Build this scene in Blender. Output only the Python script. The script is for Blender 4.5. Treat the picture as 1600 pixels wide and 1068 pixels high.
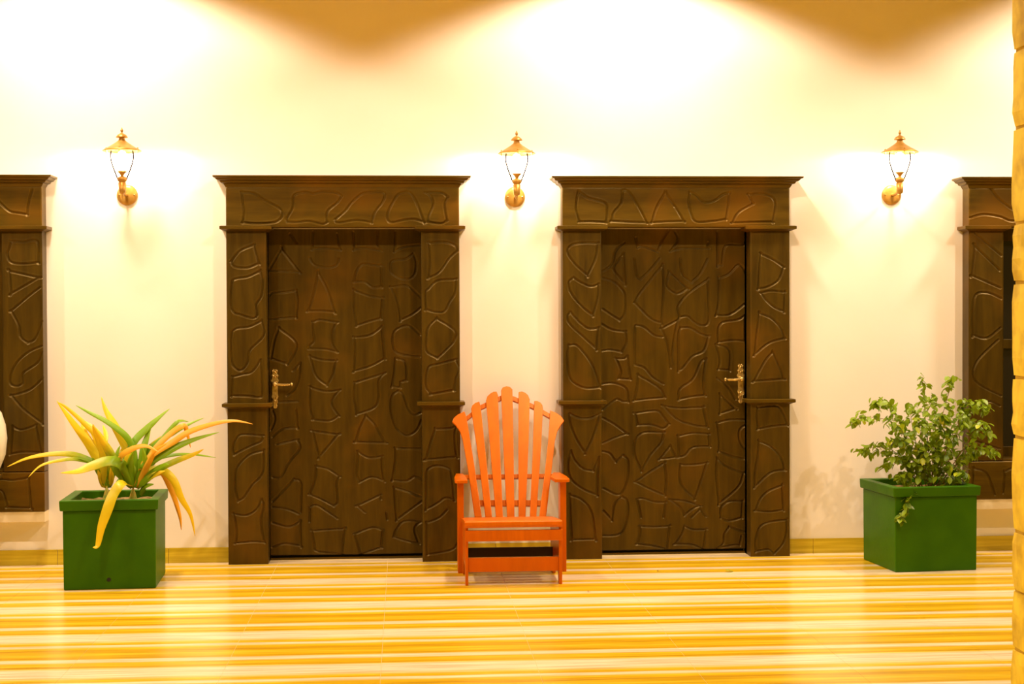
import bpy, math, random
import numpy as np
from mathutils import Vector, Matrix
random.seed(7)
C = bpy.context.scene
for o in list(bpy.data.objects): bpy.data.objects.remove(o)
col = C.collection

# ------------------------------------------------------------------ camera
FPX, CAMH, DIST = 2400.0, 1.54, 9.68
YAW, PITCH, ROLL = math.radians(4.05), math.radians(1.03), math.radians(0.24)
F = Vector((math.sin(YAW)*math.cos(PITCH), math.cos(YAW)*math.cos(PITCH), -math.sin(PITCH)))
R0 = Vector((math.cos(YAW), -math.sin(YAW), 0)); U0 = R0.cross(F)
R = R0*math.cos(ROLL) - U0*math.sin(ROLL); UP = U0*math.cos(ROLL) + R0*math.sin(ROLL)
CAM = Vector((0, -DIST, CAMH))
cd = bpy.data.cameras.new('camera'); cam = bpy.data.objects.new('camera', cd); col.objects.link(cam)
cd.sensor_width = 36; cd.lens = FPX/1600*36; cd.clip_end = 200
M = Matrix((R, UP, -F)).transposed().to_4x4(); M.translation = CAM
cam.matrix_world = M
C.camera = cam

# ------------------------------------------------------------------ world, exposure, large lights
C.view_settings.view_transform = 'Standard'; C.view_settings.look = 'None'
C.view_settings.gamma = 1.0; C.view_settings.use_curve_mapping = False
C.view_settings.exposure = 0.27
w = bpy.data.worlds.new('night'); C.world = w; w.use_nodes = True
w.node_tree.nodes['Background'].inputs[0].default_value = (1.0, 0.58, 0.02, 1)
w.node_tree.nodes['Background'].inputs[1].default_value = 0.20
WARM = (1.0, 0.80, 0.58)

def ray(px, py):
    return F + R*((px-800)/FPX) + UP*((534-py)/FPX)
def U(px, py, Y):                      # a pixel of the photograph measured on the vertical plane y = Y
    d = ray(px, py); return CAM + d*((Y-CAM.y)/d.y)
def G(px, py, z=0.0):                  # the same on a horizontal plane
    d = ray(px, py); return CAM + d*((z-CAM.z)/d.z)
def PL(px, py, p0, n):
    d = ray(px, py); return CAM + d*((p0-CAM).dot(n)/d.dot(n))

def spot(name, loc, energy, angle, blend, radius, color=WARM, target=None):
    l = bpy.data.lights.new(name, 'SPOT'); l.energy = energy; l.color = color
    l.spot_size = math.radians(angle); l.spot_blend = blend; l.shadow_soft_size = radius
    o = bpy.data.objects.new(name, l); col.objects.link(o); o.location = loc
    if target is not None:
        o.rotation_euler = (Vector(target)-Vector(loc)).to_track_quat('-Z', 'Y').to_euler()
    return o
CEIL = 4.02
for i, px in enumerate((-700, 140, 980, 1820)):      # recessed downlights of the ceiling, one row close to the wall
    x = U(px, 60, 0).x
    spot('downlight', (x, -0.80, CEIL-0.03), 315, 138, 0.17, 0.20)
for i, px in enumerate((-700, 140, 980, 1820)):      # and one row over the walkway
    x = U(px, 60, 0).x
    spot('downlight', (x, -3.0, CEIL-0.03), 185, 150, 0.3, 0.04)

# ------------------------------------------------------------------ helpers
class MB:
    def __init__(s): s.v = []; s.f = []; s.uv = None
    def add(s, vs, fs):
        n = len(s.v); s.v += [tuple(v) for v in vs]; s.f += [tuple(i+n for i in f) for f in fs]; return s
    def box(s, x0, x1, y0, y1, z0, z1):
        return s.add([(x0,y0,z0),(x1,y0,z0),(x1,y1,z0),(x0,y1,z0),(x0,y0,z1),(x1,y0,z1),(x1,y1,z1),(x0,y1,z1)],
                     [(3,2,1,0),(4,5,6,7),(0,1,5,4),(1,2,6,5),(2,3,7,6),(3,0,4,7)])
    def prism(s, pts, off):            # planar outline extruded along off
        n = len(pts); off = Vector(off)
        vs = [Vector(p) for p in pts] + [Vector(p)+off for p in pts]
        nrm = sum((Vector(pts[i]).cross(Vector(pts[(i+1)%n])) for i in range(n)), Vector())
        idx = list(range(n))
        flip = nrm.dot(off) > 0
        a = idx[::-1] if flip else idx
        b = [i+n for i in (idx if flip else idx[::-1])]
        fs = [tuple(a), tuple(b)]
        for i in range(n):
            j = (i+1) % n
            fs.append((i, j, j+n, i+n) if flip else (j, i, i+n, j+n))
        return s.add(vs, fs)
    def tube(s, pts, rad, seg=8, cap=True):
        pts = [Vector(p) for p in pts]; n = len(pts)
        if not hasattr(rad, '__len__'): rad = [rad]*n
        t0 = (pts[1]-pts[0]).normalized()
        a = t0.orthogonal().normalized(); vs = []
        for i, p in enumerate(pts):
            t = (pts[min(i+1,n-1)]-pts[max(i-1,0)]).normalized()
            a = (a - t*a.dot(t)).normalized(); b = t.cross(a)
            for k in range(seg):
                q = 2*math.pi*k/seg; vs.append(p + (a*math.cos(q)+b*math.sin(q))*rad[i])
        fs = [(i*seg+k, i*seg+(k+1)%seg, (i+1)*seg+(k+1)%seg, (i+1)*seg+k) for i in range(n-1) for k in range(seg)]
        if cap: fs += [tuple(range(seg))[::-1], tuple((n-1)*seg+k for k in range(seg))]
        return s.add(vs, fs)
    def lathe(s, prof, c=(0,0,0), seg=32, axis='z'):
        vs = []; n = len(prof)
        for r, h in prof:
            for k in range(seg):
                q = 2*math.pi*k/seg
                if axis == 'z': vs.append((c[0]+r*math.cos(q), c[1]+r*math.sin(q), c[2]+h))
                else: vs.append((c[0]+r*math.cos(q), c[1]-h, c[2]+r*math.sin(q)))
        fs = [(i*seg+k, i*seg+(k+1)%seg, (i+1)*seg+(k+1)%seg, (i+1)*seg+k) for i in range(n-1) for k in range(seg)]
        fs += [tuple(range(seg))[::-1], tuple((n-1)*seg+k for k in range(seg))]
        return s.add(vs, fs)
    def build(s, name, mat, parent=None, smooth=False, bevel=0, org=None):
        me = bpy.data.meshes.new(name)
        if org is None: org = worg(parent) if parent else Vector()
        me.from_pydata([(v[0]-org[0], v[1]-org[1], v[2]-org[2]) for v in s.v], [], s.f)
        if s.uv: 
            u = me.uv_layers.new(name='UVMap')
            for l in me.loops: u.data[l.index].uv = s.uv[l.vertex_index]
        me.validate(); me.update()
        return link(name, me, mat, parent, smooth, bevel, None if parent else org)
def worg(o):
    v = Vector(o.location)
    while o.parent: o = o.parent; v += Vector(o.location)
    return v
def link(name, me, mat, parent=None, smooth=False, bevel=0, loc=None):
    if mat and not me.materials: me.materials.append(mat)
    o = bpy.data.objects.new(name, me); col.objects.link(o)
    if parent: o.parent = parent
    if loc is not None: o.location = loc
    if smooth: me.polygons.foreach_set('use_smooth', [True]*len(me.polygons))
    if bevel:
        b = o.modifiers.new('bevel', 'BEVEL'); b.width = bevel; b.segments = 2; b.limit_method = 'ANGLE'
        b.harden_normals = False
    return o
def empty(name, loc, label=None, cat=None, group=None, kind=None):
    o = bpy.data.objects.new(name, None); col.objects.link(o); o.location = loc; o.empty_display_size = 0.1
    return tag(o, label, cat, group, kind)
def tag(o, label=None, cat=None, group=None, kind=None):
    if label: o['label'] = label
    if cat: o['category'] = cat
    if group: o['group'] = group
    if kind: o['kind'] = kind
    return o
def copy_tree(o, parent=None):
    c = o.copy(); col.objects.link(c); c.parent = parent
    for ch in list(o.children): copy_tree(ch, c)
    return c
def catmull(pts, n=6, closed=False):
    pts = [Vector(p) for p in pts]; m = len(pts); out = []
    rng = m if closed else m-1
    for i in range(rng):
        if closed: p0,p1,p2,p3 = pts[(i-1)%m],pts[i],pts[(i+1)%m],pts[(i+2)%m]
        else: p0,p1,p2,p3 = pts[max(i-1,0)],pts[i],pts[i+1],pts[min(i+2,m-1)]
        for k in range(n):
            t = k/n
            out.append(0.5*((2*p1)+(p2-p0)*t+(2*p0-5*p1+4*p2-p3)*t*t+(3*p1-p0-3*p2+p3)*t**3))
    if not closed: out.append(pts[-1])
    return out

# ------------------------------------------------------------------ materials
def mat(name):
    m = bpy.data.materials.new(name); m.use_nodes = True
    return m, m.node_tree, m.node_tree.nodes['Principled BSDF']
def noise_mat(name, c1, c2, scale=(1,1,1), nscale=5, rough=0.5, bump=0.0, bscale=None, detail=4, coord='pos', spec=0.5, lo=0.35, hi=0.65, coat=0):
    m, nt, b = mat(name); N = nt.nodes; L = nt.links
    if coord == 'pos': src = N.new('ShaderNodeNewGeometry').outputs['Position']
    else: src = N.new('ShaderNodeTexCoord').outputs['Object']
    mp = N.new('ShaderNodeMapping'); mp.inputs['Scale'].default_value = scale; L.new(src, mp.inputs[0])
    nz = N.new('ShaderNodeTexNoise'); nz.inputs['Scale'].default_value = nscale; nz.inputs['Detail'].default_value = detail
    L.new(mp.outputs[0], nz.inputs['Vector'])
    cr = N.new('ShaderNodeValToRGB'); cr.color_ramp.elements[0].position = lo; cr.color_ramp.elements[1].position = hi
    cr.color_ramp.elements[0].color = (*c1,1); cr.color_ramp.elements[1].color = (*c2,1)
    L.new(nz.outputs[0], cr.inputs[0]); L.new(cr.outputs[0], b.inputs['Base Color'])
    b.inputs['Roughness'].default_value = rough; b.inputs['Specular IOR Level'].default_value = spec
    if coat: b.inputs['Coat Weight'].default_value = coat; b.inputs['Coat Roughness'].default_value = 0.12
    if bump:
        bp = N.new('ShaderNodeBump'); bp.inputs['Strength'].default_value = bump; bp.inputs['Distance'].default_value = 0.002
        if bscale:
            n2 = N.new('ShaderNodeTexNoise'); n2.inputs['Scale'].default_value = bscale; n2.inputs['Detail'].default_value = 3
            L.new(src, n2.inputs['Vector']); L.new(n2.outputs[0], bp.inputs['Height'])
        else: L.new(nz.outputs[0], bp.inputs['Height'])
        L.new(bp.outputs[0], b.inputs['Normal'])
    return m
def wood_mat(name, dark, light, tint, axis, rough=0.38):
    m, nt, b = mat(name); N = nt.nodes; L = nt.links
    src = N.new('ShaderNodeNewGeometry').outputs['Position']
    mp = N.new('ShaderNodeMapping'); mp.inputs['Scale'].default_value = (9,9,.9) if axis == 'z' else (.9,9,9); L.new(src, mp.inputs[0])
    nz = N.new('ShaderNodeTexNoise'); nz.inputs['Scale'].default_value = 2.2; nz.inputs['Detail'].default_value = 8; nz.inputs['Roughness'].default_value = .65
    L.new(mp.outputs[0], nz.inputs['Vector'])
    cr = N.new('ShaderNodeValToRGB'); e = cr.color_ramp.elements
    e[0].position = .3; e[0].color = (*dark,1); e[1].position = .72; e[1].color = (*light,1); L.new(nz.outputs[0], cr.inputs[0])
    n2 = N.new('ShaderNodeTexNoise'); n2.inputs['Scale'].default_value = 2.6; n2.inputs['Detail'].default_value = 3; L.new(src, n2.inputs['Vector'])
    r2 = N.new('ShaderNodeValToRGB'); r2.color_ramp.elements[0].position = .52; r2.color_ramp.elements[1].position = .75; L.new(n2.outputs[0], r2.inputs[0])
    mx = N.new('ShaderNodeMix'); mx.data_type = 'RGBA'; L.new(r2.outputs[0], mx.inputs[0]); L.new(cr.outputs[0], mx.inputs[6]); mx.inputs[7].default_value = (*tint,1)
    L.new(mx.outputs[2], b.inputs['Base Color']); b.inputs['Roughness'].default_value = rough
    b.inputs['Specular Tint'].default_value = (1,.72,.30,1)
    bp = N.new('ShaderNodeBump'); bp.inputs['Strength'].default_value = .15; bp.inputs['Distance'].default_value = .001
    L.new(nz.outputs[0], bp.inputs['Height']); L.new(bp.outputs[0], b.inputs['Normal'])
    return m
WALL = noise_mat('plaster', (.87,.81,.74), (.89,.83,.76), nscale=3, rough=.75, bump=.12, bscale=60, spec=.2)
CEILM = noise_mat('ceiling_paint', (.80,.54,.06), (.82,.56,.07), nscale=3, rough=.85, spec=.2)
DW = wood_mat('dark_carved_wood', (.025,.014,.001), (.074,.042,.003), (.092,.042,.003), 'z')
DWH = wood_mat('dark_carved_wood_horizontal', (.038,.020,.001), (.100,.057,.003), (.125,.055,.003), 'x')
CHW = wood_mat('orange_chair_wood', (.48,.092,.000), (.62,.132,.000), (.56,.098,.000), 'z', .3)
GREEN = noise_mat('green_paint', (.030,.112,.000), (.038,.130,.000), nscale=7, rough=.42, bump=.25, bscale=45, coord='obj', spec=.15)
SOIL = noise_mat('soil', (.16,.10,.03), (.36,.24,.08), nscale=30, rough=.95, bump=.8, coord='obj')
BRASS = noise_mat('antique_brass', (.45,.30,.09), (.75,.55,.20), nscale=60, rough=.25, coord='obj'); BRASS.node_tree.nodes['Principled BSDF'].inputs['Metallic'].default_value = .7
BRONZE = noise_mat('bronze_paint', (.40,.21,.04), (.52,.29,.06), nscale=30, rough=.35, coord='obj'); BRONZE.node_tree.nodes['Principled BSDF'].inputs['Metallic'].default_value = .5
WIRE = noise_mat('dark_copper_wire', (.003,.001,.001), (.005,.0015,.001), rough=.8, coord='obj', spec=.03)
DARKB = noise_mat('dark_board', (.020,.009,.001), (.035,.015,.002), rough=.5, spec=.3)
BLACK = noise_mat('black_gap', (.004,.003,.002), (.006,.005,.003), rough=.6)
CREAM = noise_mat('cream_ceramic', (.74,.68,.50), (.80,.74,.56), nscale=5, rough=.3, coord='obj')
GROUT = noise_mat('grout', (.70,.54,.26), (.76,.60,.30), nscale=20, rough=.8)
BARK = noise_mat('bark', (.16,.09,.03), (.28,.17,.06), nscale=30, rough=.8, coord='obj')
STONE = noise_mat('yellow_stone', (.56,.36,.005), (.95,.72,.03), nscale=9, rough=.8, bump=.7, lo=.3, hi=.6, detail=8)
BASEW = noise_mat('skirting_tile', (.48,.34,.008), (.66,.50,.03), scale=(.5,1,10), nscale=5, rough=.35, detail=6)
SILLM = noise_mat('sill_plaster', (.80,.66,.42), (.84,.70,.46), nscale=4, rough=.6)

MORTAR = noise_mat('yellow_mortar', (.50,.32,.02), (.62,.42,.04), nscale=20, rough=.9)
def floor_mat():
    m, nt, b = mat('striped_wood_look_tile'); N = nt.nodes; L = nt.links
    tc = N.new('ShaderNodeTexCoord'); sx = N.new('ShaderNodeSeparateXYZ'); L.new(tc.outputs['Object'], sx.inputs[0])
    wv = N.new('ShaderNodeTexNoise'); wv.inputs['Scale'].default_value = 2.0
    L.new(tc.outputs['Object'], wv.inputs['Vector'])
    ad = N.new('ShaderNodeMath'); ad.operation = 'MULTIPLY_ADD'; L.new(wv.outputs[0], ad.inputs[0]); ad.inputs[1].default_value = .03; L.new(sx.outputs[1], ad.inputs[2])
    mr = N.new('ShaderNodeMapRange'); mr.inputs['From Min'].default_value = .012; mr.inputs['From Max'].default_value = .012+TD; L.new(ad.outputs[0], mr.inputs[0])
    cr = N.new('ShaderNodeValToRGB'); e = cr.color_ramp.elements
    Y1 = (.80,.51,.012,1); Y2 = (.88,.60,.030,1); P = (.97,.80,.56,1); D = (.64,.36,.015,1)
    stops = [(0,P),(.08,P),(.12,Y2),(.145,D),(.17,Y1),(.20,Y2),(.25,Y1),(.29,P),(.34,P),(.37,Y1),(.395,D),(.42,Y1),(.50,Y2),(.54,Y1),(.60,D),(.63,Y1),(.68,Y2),(.72,P),(.75,P),(.77,Y1),(.82,Y2),(.90,P),(1,P)]
    while len(e) > 1: e.remove(e[-1])
    e[0].position = 0; e[0].color = stops[0][1]
    for p, c in stops[1:]:
        q = e.new(p); q.color = c
    L.new(mr.outputs[0], cr.inputs[0])
    mp = N.new('ShaderNodeMapping'); mp.inputs['Scale'].default_value = (1.3,38,1)
    geo = N.new('ShaderNodeNewGeometry'); L.new(geo.outputs['Position'], mp.inputs[0])
    nz = N.new('ShaderNodeTexNoise'); nz.inputs['Scale'].default_value = 1.6; nz.inputs['Detail'].default_value = 6; L.new(mp.outputs[0], nz.inputs['Vector'])
    r2 = N.new('ShaderNodeValToRGB'); r2.color_ramp.elements[0].position = .38; r2.color_ramp.elements[1].position = .62
    r2.color_ramp.elements[0].color = (.62,.55,.42,1); r2.color_ramp.elements[1].color = (1,1,1,1); L.new(nz.outputs[0], r2.inputs[0])
    mx = N.new('ShaderNodeMix'); mx.data_type = 'RGBA'; mx.blend_type = 'MULTIPLY'; mx.inputs[0].default_value = .75
    L.new(cr.outputs[0], mx.inputs[6]); L.new(r2.outputs[0], mx.inputs[7])
    L.new(mx.outputs[2], b.inputs['Base Color']); b.inputs['Roughness'].default_value = .22
    b.inputs['Specular IOR Level'].default_value = .5
    return m
TW, TD = 0.68, 0.74
FLOORM = floor_mat()

def leaf_mat(name, base, tip, a=.35, b_=.75, rough=.4):
    m, nt, b = mat(name); N = nt.nodes; L = nt.links
    tc = N.new('ShaderNodeTexCoord'); sx = N.new('ShaderNodeSeparateXYZ'); L.new(tc.outputs['UV'], sx.inputs[0])
    nz = N.new('ShaderNodeTexNoise'); nz.inputs['Scale'].default_value = 25; L.new(tc.outputs['Object'], nz.inputs['Vector'])
    ad = N.new('ShaderNodeMath'); ad.operation = 'MULTIPLY_ADD'; L.new(nz.outputs[0], ad.inputs[0]); ad.inputs[1].default_value = .25; L.new(sx.outputs[0], ad.inputs[2])
    cr = N.new('ShaderNodeValToRGB'); e = cr.color_ramp.elements; e[0].position = a+.12; e[1].position = b_+.12
    e[0].color = (*base,1); e[1].color = (*tip,1); L.new(ad.outputs[0], cr.inputs[0]); L.new(cr.outputs[0], b.inputs['Base Color'])
    b.inputs['Roughness'].default_value = rough
    tr = N.new('ShaderNodeBsdfTranslucent'); L.new(cr.outputs[0], tr.inputs['Color'])
    mx = N.new('ShaderNodeMixShader'); mx.inputs[0].default_value = .3
    L.new(b.outputs[0], mx.inputs[1]); L.new(tr.outputs[0], mx.inputs[2])
    L.new(mx.outputs[0], N['Material Output'].inputs['Surface'])
    return m
LG = leaf_mat('strap_leaf_green', (.22,.42,.004), (.32,.52,.006))
LGY = leaf_mat('strap_leaf_green_yellow', (.26,.44,.004), (.90,.66,.01))
LY = leaf_mat('strap_leaf_yellow', (.72,.60,.01), (.95,.70,.01))
LO = leaf_mat('strap_leaf_orange', (.85,.50,.03), (.95,.50,.03))
SL = [leaf_mat('shrub_leaf_dark', (.09,.17,.003), (.13,.22,.004)), leaf_mat('shrub_leaf_mid', (.24,.36,.006), (.30,.42,.01)), leaf_mat('shrub_leaf_pale', (.46,.54,.02), (.55,.60,.03))]

# ------------------------------------------------------------------ measured lines of the facade
YF = -0.11            # front of the pilasters
YL = 0.05             # front of the door leaves
def X(px, Y=YF, py=550): return U(px, py, Y).x
def Z(px, py, Y=YF): return U(px, py, Y).z

# carved outlines, traced on enlargements: (ox, oy, scale)
VA, VB, VC, VD = (330,260,3.3366), (330,560,3.1415), (860,260,3.3366), (860,560,3.1415)
VE, VF, VG = (0,250,3.445), (0,550,3.054), (1480,250,1.942)
def carve(view, Y, shapes):            # closed shapes are lists, open ones tuples
    out = []
    for s in shapes:
        closed = isinstance(s, list)
        pts = [U(view[0]+a/view[2], view[1]+b/view[2], Y) for a, b in s]
        # keep sharp corners: corner points are doubled before smoothing
        q = [(p.x, p.z) for p in pts]; n = len(q); P = []
        for i in range(n):
            P.append(Vector(q[i]))
            if closed or 0 < i < n-1:
                a = Vector(q[i])-Vector(q[i-1]); b = Vector(q[(i+1)%n])-Vector(q[i])
                if a.length and b.length and a.angle(b) > 1.15: P.append(Vector(q[i])+b*0.02)
        c = catmull(P, 5, closed)
        if closed: c.append(c[0])
        out.append([(v.x, v.y) for v in c])
    return out
def panel(name, x0, x1, z0, z1, yf, yb, curves, m, parent, res=.0042, depth=.0100, half=.0085):
    nx = max(2, int(round((x1-x0)/res))+1); nz = max(2, int(round((z1-z0)/res))+1)
    xs = np.linspace(x0, x1, nx); zs = np.linspace(z0, z1, nz); D = np.full((nz, nx), 1.0)
    for c in curves:
        for (ax, az), (bx, bz) in zip(c[:-1], c[1:]):
            r = half*1.6
            i0 = np.searchsorted(xs, min(ax,bx)-r); i1 = np.searchsorted(xs, max(ax,bx)+r)
            j0 = np.searchsorted(zs, min(az,bz)-r); j1 = np.searchsorted(zs, max(az,bz)+r)
            if i1 <= i0 or j1 <= j0: continue
            gx, gz = np.meshgrid(xs[i0:i1], zs[j0:j1])
            dx, dz = bx-ax, bz-az; L2 = dx*dx+dz*dz+1e-12
            t = np.clip(((gx-ax)*dx+(gz-az)*dz)/L2, 0, 1)
            d = np.hypot(gx-ax-t*dx, gz-az-t*dz)
            D[j0:j1, i0:i1] = np.minimum(D[j0:j1, i0:i1], d)
    y = yf + depth*np.clip(1-D/half, 0, 1)**1.0 - .0012*np.exp(-((D-half*1.25)/(half*.45))**2)
    gx, gz = np.meshgrid(xs, zs)
    e = np.minimum(np.minimum(gx-x0, x1-gx), np.minimum(gz-z0, z1-gz)); y = y + .004*np.clip(1-e/.005, 0, 1)
    org = worg(parent)
    V = np.stack([gx, y, gz], -1).reshape(-1, 3)
    q = np.arange(nx*nz).reshape(nz, nx)
    Q = np.stack([q[:-1,:-1], q[:-1,1:], q[1:,1:], q[1:,:-1]], -1).reshape(-1, 4)
    # skirt
    loop = np.concatenate([q[0,:-1], q[:-1,-1], q[-1,:0:-1], q[:0:-1,0]])
    n0 = len(V); B = V[loop].copy(); B[:,1] = yb; V = np.concatenate([V, B]); m_ = len(loop)
    k = np.arange(m_); k2 = (k+1) % m_
    S = np.stack([loop[k2], loop[k], n0+k, n0+k2], -1)
    Q = np.concatenate([Q, S]); V = V - np.array(org)
    me = bpy.data.meshes.new(name); me.vertices.add(len(V)); me.vertices.foreach_set('co', V.astype(np.float32).ravel())
    me.loops.add(Q.size); me.loops.foreach_set('vertex_index', Q.astype(np.int32).ravel())
    me.polygons.add(len(Q)); me.polygons.foreach_set('loop_start', np.arange(0, Q.size, 4, dtype=np.int32))
    sm = np.ones(len(Q), dtype=bool); sm[-m_:] = False
    me.polygons.foreach_set('use_smooth', sm); me.update(calc_edges=True)
    return link(name, me, m, parent)

def rng(px0, px1, Y=YF): return X(px0, Y), X(px1, Y)
def profile_band(name, x0, x1, prof, m, parent, end0=True, end1=True):
    """moulding along x with mitred returns: prof = [(projection from wall, z)] from bottom to top"""
    mb = MB(); vs = []; n = len(prof)
    base = prof[0][0]
    for side in (0, 1):
        for d, z in prof:
            ext = d-base
            x = (x0-ext) if side == 0 else (x1+ext)
            vs.append((x, -d, z))
    # back points against the wall
    for side in (0, 1):
        for d, z in prof:
            ext = d-base
            x = (x0-ext) if side == 0 else (x1+ext)
            vs.append((x, 0.0, z))
    fs = []
    for i in range(n-1):
        fs.append((i, n+i, n+i+1, i+1))
        fs.append((2*n+i, i, i+1, 2*n+i+1))
        fs.append((n+i, 3*n+i, 3*n+i+1, n+i+1))
        fs.append((3*n+i, 2*n+i, 2*n+i+1, 3*n+i+1))
    fs.append((2*n, 3*n, n, 0)); fs.append((n-1, 2*n-1, 4*n-1, 3*n-1))
    mb.add(vs, fs)
    return mb.build(name, m, parent)

# ------------------------------------------------------------------ setting: floor, wall, ceiling
NXT, NYT = 16, 15
FX0 = X(436+169*-6, 0, 880) ; FX0 = U(436, 882, 0).x - TW*8
FX1 = FX0 + TW*NXT
fl = MB().box(FX0, FX1, -TD*NYT, 0.30, -.15, -.0015).build('floor', GROUT); tag(fl, 'floor of striped yellow wood-look tiles', None, None, 'structure')
tm = MB().box(0, TW-.002, 0, TD-.002, -.012, 0); tme = None
for i in range(NXT):
    for j in range(NYT):
        if tme is None:
            o = tm.build('tile', FLOORM, None, bevel=0); tme = o.data
        else: o = link('tile', tme, None)
        o.parent = fl; o.location = (FX0+TW*i+.001, -TD*(j+1)+.001, 0)

D1 = dict(px=(353,719), left=(354.5,417), right=(658.8,718.5), open=(417,658.8))
D2 = dict(px=(879,1234), left=(879.5,940), right=(1172.5,1234), open=(940,1172.5))
zl = (Z(540,355)+Z(1056,355))/2                      # underside of the lintels
zc = (Z(540,292)+Z(1056,292))/2                      # top of the lintels, foot of the cornice
zt = (U(540,274.5,-.19).z+U(1056,274,-.19).z)/2      # top of the cornice
zm = (Z(385,635)+Z(685,631)+Z(910,630)+Z(1200,626))/4
ow = [rng(*D1['open']), rng(*D2['open'])]
wl0, wl1 = X(4)-1.15, X(4)                            # opening of the left window
wr0, wr1 = X(1568), X(1568)+1.15
zs = (Z(4,740)+Z(1572,718))/2                         # sill of the windows
zb = (Z(40,800.5)+Z(1540,778.5))/2                    # foot of the window surrounds
0 and print('LINES', zl, zc, zt, zm, zs, zb, ow, wl1, wr0)
holes = [(wl0, wl1, zs, zl), (ow[0][0], ow[0][1], -1, zl), (ow[1][0], ow[1][1], -1, zl), (wr0, wr1, zs, zl)]
mb = MB(); bx = sorted({FX0, FX1, *[h[0] for h in holes], *[h[1] for h in holes]}); bz = [0, zs, zl, CEIL]
for a, b in zip(bx[:-1], bx[1:]):
    for c, d in zip(bz[:-1], bz[1:]):
        if any(h[0]-1e-4 <= a and b <= h[1]+1e-4 and h[2]-1e-4 <= c and d <= h[3]+1e-4 for h in holes): continue
        mb.box(a, b, 0, .25, c, d)
tag(mb.build('wall_back', WALL), 'white plaster verandah wall', None, None, 'structure')
tag(MB().box(FX0, FX1, -4.4, .25, CEIL, CEIL+.15).build('ceiling', CEILM), 'plain plastered verandah ceiling', None, None, 'structure')

# skirting tiles between the door surrounds
bb = MB(); hb = .095
def xs_out(d): return rng(d['left'][0], d['right'][1])
runs = [(FX0, xs_out(D1)[0]), (xs_out(D1)[1], xs_out(D2)[0]), (xs_out(D2)[1], FX1)]
for a, b in runs: bb.box(a, b, -.004, 0.0, 0, hb-.002)
bbo = tag(bb.build('baseboard_back', GROUT), 'low skirting of brown wood-look tiles', None, None, 'structure')
shared = {}
def skirt(a, b):
    k = round(b-a, 3)
    if k not in shared: shared[k] = MB().box(0, b-a-.003, -.013, -.002, .0, hb).build('tile', BASEW, bbo, org=Vector()).data; o = bpy.context.scene.objects[-1] if False else [c for c in bbo.children if c.data is shared[k]][0]
    else: o = link('tile', shared[k], None, bbo)
    o.location = (a+.0015, 0, 0)
for a, b in runs:
    x = FX0 + TW*math.ceil((a-FX0+1e-6)/TW); cur = a
    while x < b-1e-6: skirt(cur, x); cur = x; x += TW
    skirt(cur, b)

# ------------------------------------------------------------------ door and window surrounds
def cornice_prof():
    h = zt-zc
    return [(.112, zc-.004), (.122, zc+.012), (.124, zc+h*.28), (.140, zc+h*.36), (.145, zc+h*.52), (.160, zc+h*.60), (.170, zc+h*.78), (.182, zc+h*.84), (.184, zt)]
def ledge(name, x0, x1, z, h, root, proj=.036, m=None):
    return profile_band(name, x0, x1, [(.112, z-h*.5), (.112+proj*.5, z-h*.28), (.112+proj, z-h*.1), (.112+proj, z+h*.42), (.112+proj*.75, z+h*.5)], m or DWH, root)
def surround(root, xl, xr, lint, cl, up_l, up_r, lo_l, lo_r, base, mid=True):
    """xl, xr: (outer, inner) x of left and right pilasters"""
    profile_band('cornice', xl[0], xr[1], cornice_prof(), DWH, root)
    panel('lintel', xl[0], xr[1], zl, zc, YF, 0, lint, DWH, root)
    for x0, x1 in (xl, xr):
        ledge('capital', x0, x1, zl-.008, .034, root)
        if mid: ledge('ledge', x0, x1, zm, .034, root, .030)
    zmid = zm if mid else base
    for (x0, x1), cu, cl_ in ((xl, up_l, lo_l), (xr, up_r, lo_r)):
        panel('pilaster', x0, x1, zm if mid else base, zl-.02, YF, YL+.03, cu, DW, root)
        if mid: panel('pilaster_foot', x0, x1, 0.0, zm, YF, YL+.03, cl_, DW, root)
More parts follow.
